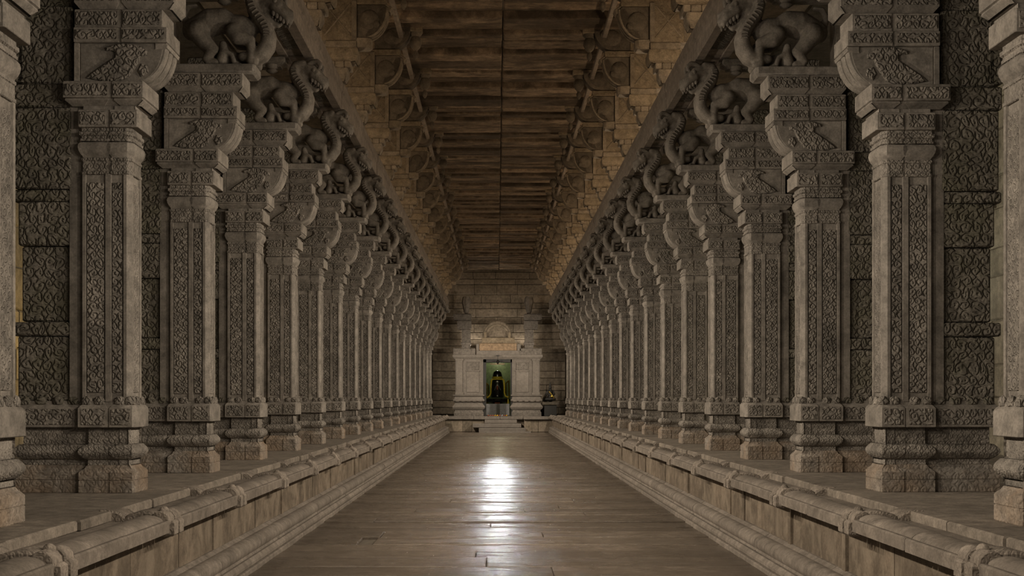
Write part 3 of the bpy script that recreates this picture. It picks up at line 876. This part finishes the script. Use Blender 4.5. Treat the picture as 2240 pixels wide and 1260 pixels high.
sp('cornice', [moulding(srect(990, 1187, -0.12, 1.3), [(-0.10, zz(786)), (-0.04, zz(783)), (0, zz(781)), (0, zz(778)), (-0.02, zz(776))])], M['shrine'])
sp('sign_slab', [sbox(1049, 1130, -0.12, 0.2, 751, 767, 0.015)], M['tan'])
sp('sign_surround', [sbox(1042, 1139, -0.08, 0.3, 767, 776, 0.012), sbox(1042, 1048, -0.1, 0.3, 752, 768, 0.02), sbox(1131, 1139, -0.1, 0.3, 752, 768, 0.02)], M['shrine'])
lun = [(SX(1055) - CX, zz(751))] + [(SX(1088) - CX + 0.75 * math.cos(a), zz(738) + 0.85 * math.sin(a)) for a in [PI - PI * t / 12 for t in range(13)]] + [(SX(1121) - CX, zz(751))]
lu = sp('lunette', [prism(lun, 0.35, 1.3, 0.05)], M['wall'])
part('lunette_ring', [prism([(SX(1088) - CX + r0 * math.cos(a), zz(738) + r0 * 1.1 * math.sin(a)) for r0, rng in ((0.62, range(13)), (0.50, range(12, -1, -1))) for a in [PI - PI * t / 12 for t in rng]], 0.31, 0.4, 0.02)], M['wall'], lu)
sp('lunette_step', [sbox(1054, 1126, 0.1, 0.9, 738, 751, 0.02), sbox(1059, 1064, 0.05, 0.9, 726, 738, 0.02), sbox(1112, 1117, 0.05, 0.9, 726, 738, 0.02)], M['upper'])
# dark door frame and lintel lamp
sp('door_frame', [sbox(1055.5, 1063.5, 0.02, 0.5, 784, 913, 0.01), sbox(1117, 1126, 0.02, 0.5, 784, 913, 0.01), sbox(1055.5, 1126, 0.02, 0.5, 784, 793, 0.01)], M['frame'])
sp('lintel_bar', [sbox(1072, 1104, 0.3, 0.4, 794.5, 797, 0.01)], M['tan'])
oilp = empty('hanging_lamp', (SX(1089), ZS - 0.30, SZ(797)), 'small dark hanging lamp over the shrine doorway', 'lamp')
part('bowl', [lathe([(0.02, 0.0), (0.07, 0.08), (0.09, 0.14), (0.05, 0.17), (0.03, 0.22)], 0, 0, 10)], M['iron'], oilp)
part('chain', [lathe([(0.012, 0.21), (0.012, 0.40), (0.07, 0.41), (0.07, 0.44)], 0, 0, 8)], M['iron'], oilp)
part('arm', [box(-0.02, 0.02, 0.0, 0.178, 0.38, 0.42, 0.005)], M['iron'], oilp)

# sanctum room behind the door
for nm_, bb, mt in (('wall_sanctum_left', (-1.6, -1.4, 1.9, 6.8, 0.02, 3.2), 'green'), ('wall_sanctum_right', (1.4, 1.6, 1.9, 6.8, 0.02, 3.2), 'green'),
                    ('wall_sanctum_back', (-1.4, 1.4, 6.6, 6.8, 0.02, 3.2), 'green'), ('ceiling_sanctum', (-1.6, 1.6, 1.9, 6.8, 3.2, 3.4), 'green'), ('floor_sanctum', (-1.6, 1.6, 1.4, 6.8, -0.1, 0.02), 'shrine')):
    o_ = part(nm_, [box(*bb, 0)], M[mt], None); o_.location = (CX, ZS, 0.74)
    tag(o_, 'green tiled sanctum room behind the doorway', None, None, 'structure')

d61 = 61.0 / F_PX
def IX(px): return CAMX + (px - VPX) * d61
def IZ(py): return CAMZ + (VPY - py) * d61
alt = empty('altar', (IX(1088), 61.0, 0.76), 'dark stone altar table on a stem inside the sanctum', 'altar')
def az(py): return IZ(py) - 0.76
part('table_top', [lathe([(0.50, az(880)), (0.62, az(879)), (0.66, az(876)), (0.66, az(873)), (0.60, az(871.5))], 0, 0, 20, 1, 0.8)], M['black'], alt)
part('stem', [lathe([(0.30, 0.0), (0.28, 0.3), (0.22, az(884)), (0.40, az(880))], 0, 0, 14)], M['black'], alt)
part('red_cloth', [moulding(rect(-0.14, 0.14, -0.5, -0.34), [(-0.06, az(896)), (-0.03, az(888)), (0, az(880))])], M['red'], alt)
clo = part('white_cloth', [box(IX(1064), IX(1114), 60.1, 60.16, 0.76, IZ(883), 0.01)], M['cloth'], None)
tag(clo, 'pale grey cloth screen hung below the altar table', 'cloth')
lg = empty('lingam', (IX(1088), 61.0, IZ(871.5) + 0.036), 'black domed lingam with silver face ornament and yellow garland', 'idol')
def lz(py): return IZ(py) - IZ(871.5)
part('dome', [lathe([(0.32, 0.0), (0.33, lz(855)), (0.30, lz(840)), (0.25, lz(832)), (0.24, lz(822)), (0.20, lz(816)), (0.11, lz(813)), (0.02, lz(812))], 0, 0.1, 18)], M['black'], lg, 60)
def tube(pts, r, n=8):
    sh = []
    for a, b_ in zip(pts[:-1], pts[1:]):
        a = Vector(a); b_ = Vector(b_); d = (b_ - a).normalized()
        up = Vector((0, 1, 0)) if abs(d.y) < .9 else Vector((1, 0, 0))
        e1 = d.cross(up).normalized(); e2 = d.cross(e1)
        V = []; 
        for p, q in ((a, -r * .3), (b_, r * .3)):
            for i in range(n):
                t = 2 * PI * i / n
                V.append(tuple(p + d * q + e1 * r * math.cos(t) + e2 * r * math.sin(t)))
        Fc = [[i, (i + 1) % n, n + (i + 1) % n, n + i] for i in range(n)] + [list(range(n))[::-1], [n + i for i in range(n)]]
        sh.append((V, Fc))
    return sh
def lx(px): return IX(px) - IX(1088)
part('garland', tube([(lx(1066), -0.35, lz(871)), (lx(1071), -0.33, lz(868)), (lx(1073.5), -0.32, lz(862)), (lx(1074), -0.32, lz(845)), (lx(1075), -0.30, lz(834)), (lx(1077), -0.28, lz(831.5)), (lx(1088), -0.28, lz(831)),
                      (lx(1100), -0.28, lz(831.5)), (lx(1102), -0.30, lz(834)), (lx(1103), -0.32, lz(845)), (lx(1103.5), -0.32, lz(862)), (lx(1106), -0.33, lz(868)), (lx(1111), -0.35, lz(871))], 0.036), M['yellow'], lg)
part('crown_band', [lathe([(0.262, lz(829)), (0.272, lz(828)), (0.268, lz(826)), (0.256, lz(825.5))], 0, 0.1, 18)], M['yellow'], lg)
part('face_ornament', [ball((0, -0.22, lz(837)), 0.09, 12, 8, (1, 0.6, 0.8)), ball((0, -0.26, lz(845)), 0.05, 10, 6), ball((0, -0.24, lz(868)), 0.06, 10, 6)], M['silver'], lg)
part('necklace', tube([(lx(1082), -0.25, lz(855)), (lx(1086), -0.28, lz(845)), (lx(1088), -0.29, lz(843)), (lx(1090), -0.28, lz(845)), (lx(1095), -0.25, lz(855))], 0.018), M['silver'], lg)
part('red_sash', [lathe([(0.02, lz(855)), (0.05, lz(852)), (0.045, lz(846)), (0.015, lz(843))], 0, -0.27, 8)], M['red'], lg)
for k, (pa, pb) in enumerate(((1062, 1070), (1105, 1115))):
    st = part('brass_stand', tube([(IX(pa + 2), 61.6, IZ(868)), (IX(pa + 2), 61.6, IZ(838)), (IX(pb - 2), 61.6, IZ(832 if k else 842)), (IX(pb - 1), 61.6, IZ(868)), (IX(pa + 2), 61.6, IZ(868))], 0.035)
              + [lathe([(0.10, 0.75), (0.06, 0.8), (0.05, IZ(868))], IX((pa + pb) / 2), 61.6, 10)], M['brass'], None)
    tag(st, 'brass frame stand beside the lingam, ' + ('with slanted top towards the bronze figure' if k else 'with flat top on the bare wall side'), 'stand')
part('garland_strip', [box(0.52, 0.58, -0.36, -0.31, az(885), az(873), 0.01)], M['yellow'], alt)
# flower offerings on the sill
for q in range(9):
    px = 1068 + q * 5.0
    fl = part('flower_heap', [ball((SX(px), ZS + 0.1 + R.uniform(-.05, .05), 0.765), 0.048, 8, 5, (1.1, 1, 0.5)), ball((SX(px) + .015, ZS + 0.07, 0.785), 0.03, 8, 5)],
              [M['red'], M['flower'], M['cloth']][[0, 0, 0, 1, 1, 0, 2, 0, 1][q]], None)
    tag(fl, ['dark red flower offering on the shrine sill', 'yellow marigold offering on the shrine sill', 'white flower offering on the shrine sill'][[0, 0, 0, 1, 1, 0, 2, 0, 1][q]], 'flowers', 'flower offerings on the sill')

# bronze figure on a dark pedestal beside the shrine
bx, by = SX(1204), 58.2
ped = empty('pedestal', (bx, by, 0.74), 'dark stone pedestal under the bronze figure', 'pedestal')
part('block', [box(-0.30, 0.30, -0.25, 0.25, 0, SZ(886) - 0.74, 0.02)], M['frame'], ped)
part('top_slab', [box(-0.40, 0.40, -0.32, 0.32, SZ(886) - 0.74, SZ(879.5) - 0.74, 0.02)], M['aisle_dark'], ped)
fz = SZ(879.5)
fig = empty('bronze_figure', (bx, by, fz + 0.07), 'seated bronze figure with pointed crown beside the shrine', 'statue')
link('body', remesh([[(-.20, -.08, .07, .075), (0, -.12, .07, .08), (.20, -.08, .07, .075)], [(0, 0, .08, .15), (0, 0, .22, .125), (0, 0, .40, .14), (0, 0, .50, .09), (0, 0, .57, .055)],
                     [(0, -.01, .62, .075), (0, -.01, .67, .07)], [(0, 0, .70, .06), (0, 0, .80, .04), (0, 0, .88, .018)],
                     [(-.14, 0, .46, .05), (-.20, -.03, .32, .042), (-.10, -.13, .24, .035)], [(.14, 0, .46, .05), (.20, -.03, .32, .042), (.12, -.14, .20, .035)]], 0.016, 2), M['iron'], fig)
part('gold_drape', tube([(-.06, -.135, .44), (.06, -.15, .30), (.15, -.16, .18), (.19, -.12, .10)], .03) + [ball((0.06, -.16, .20), .05, 8, 6, (1.3, .6, 1))], M['brass'], fig)
for o_ in (clo,): pass
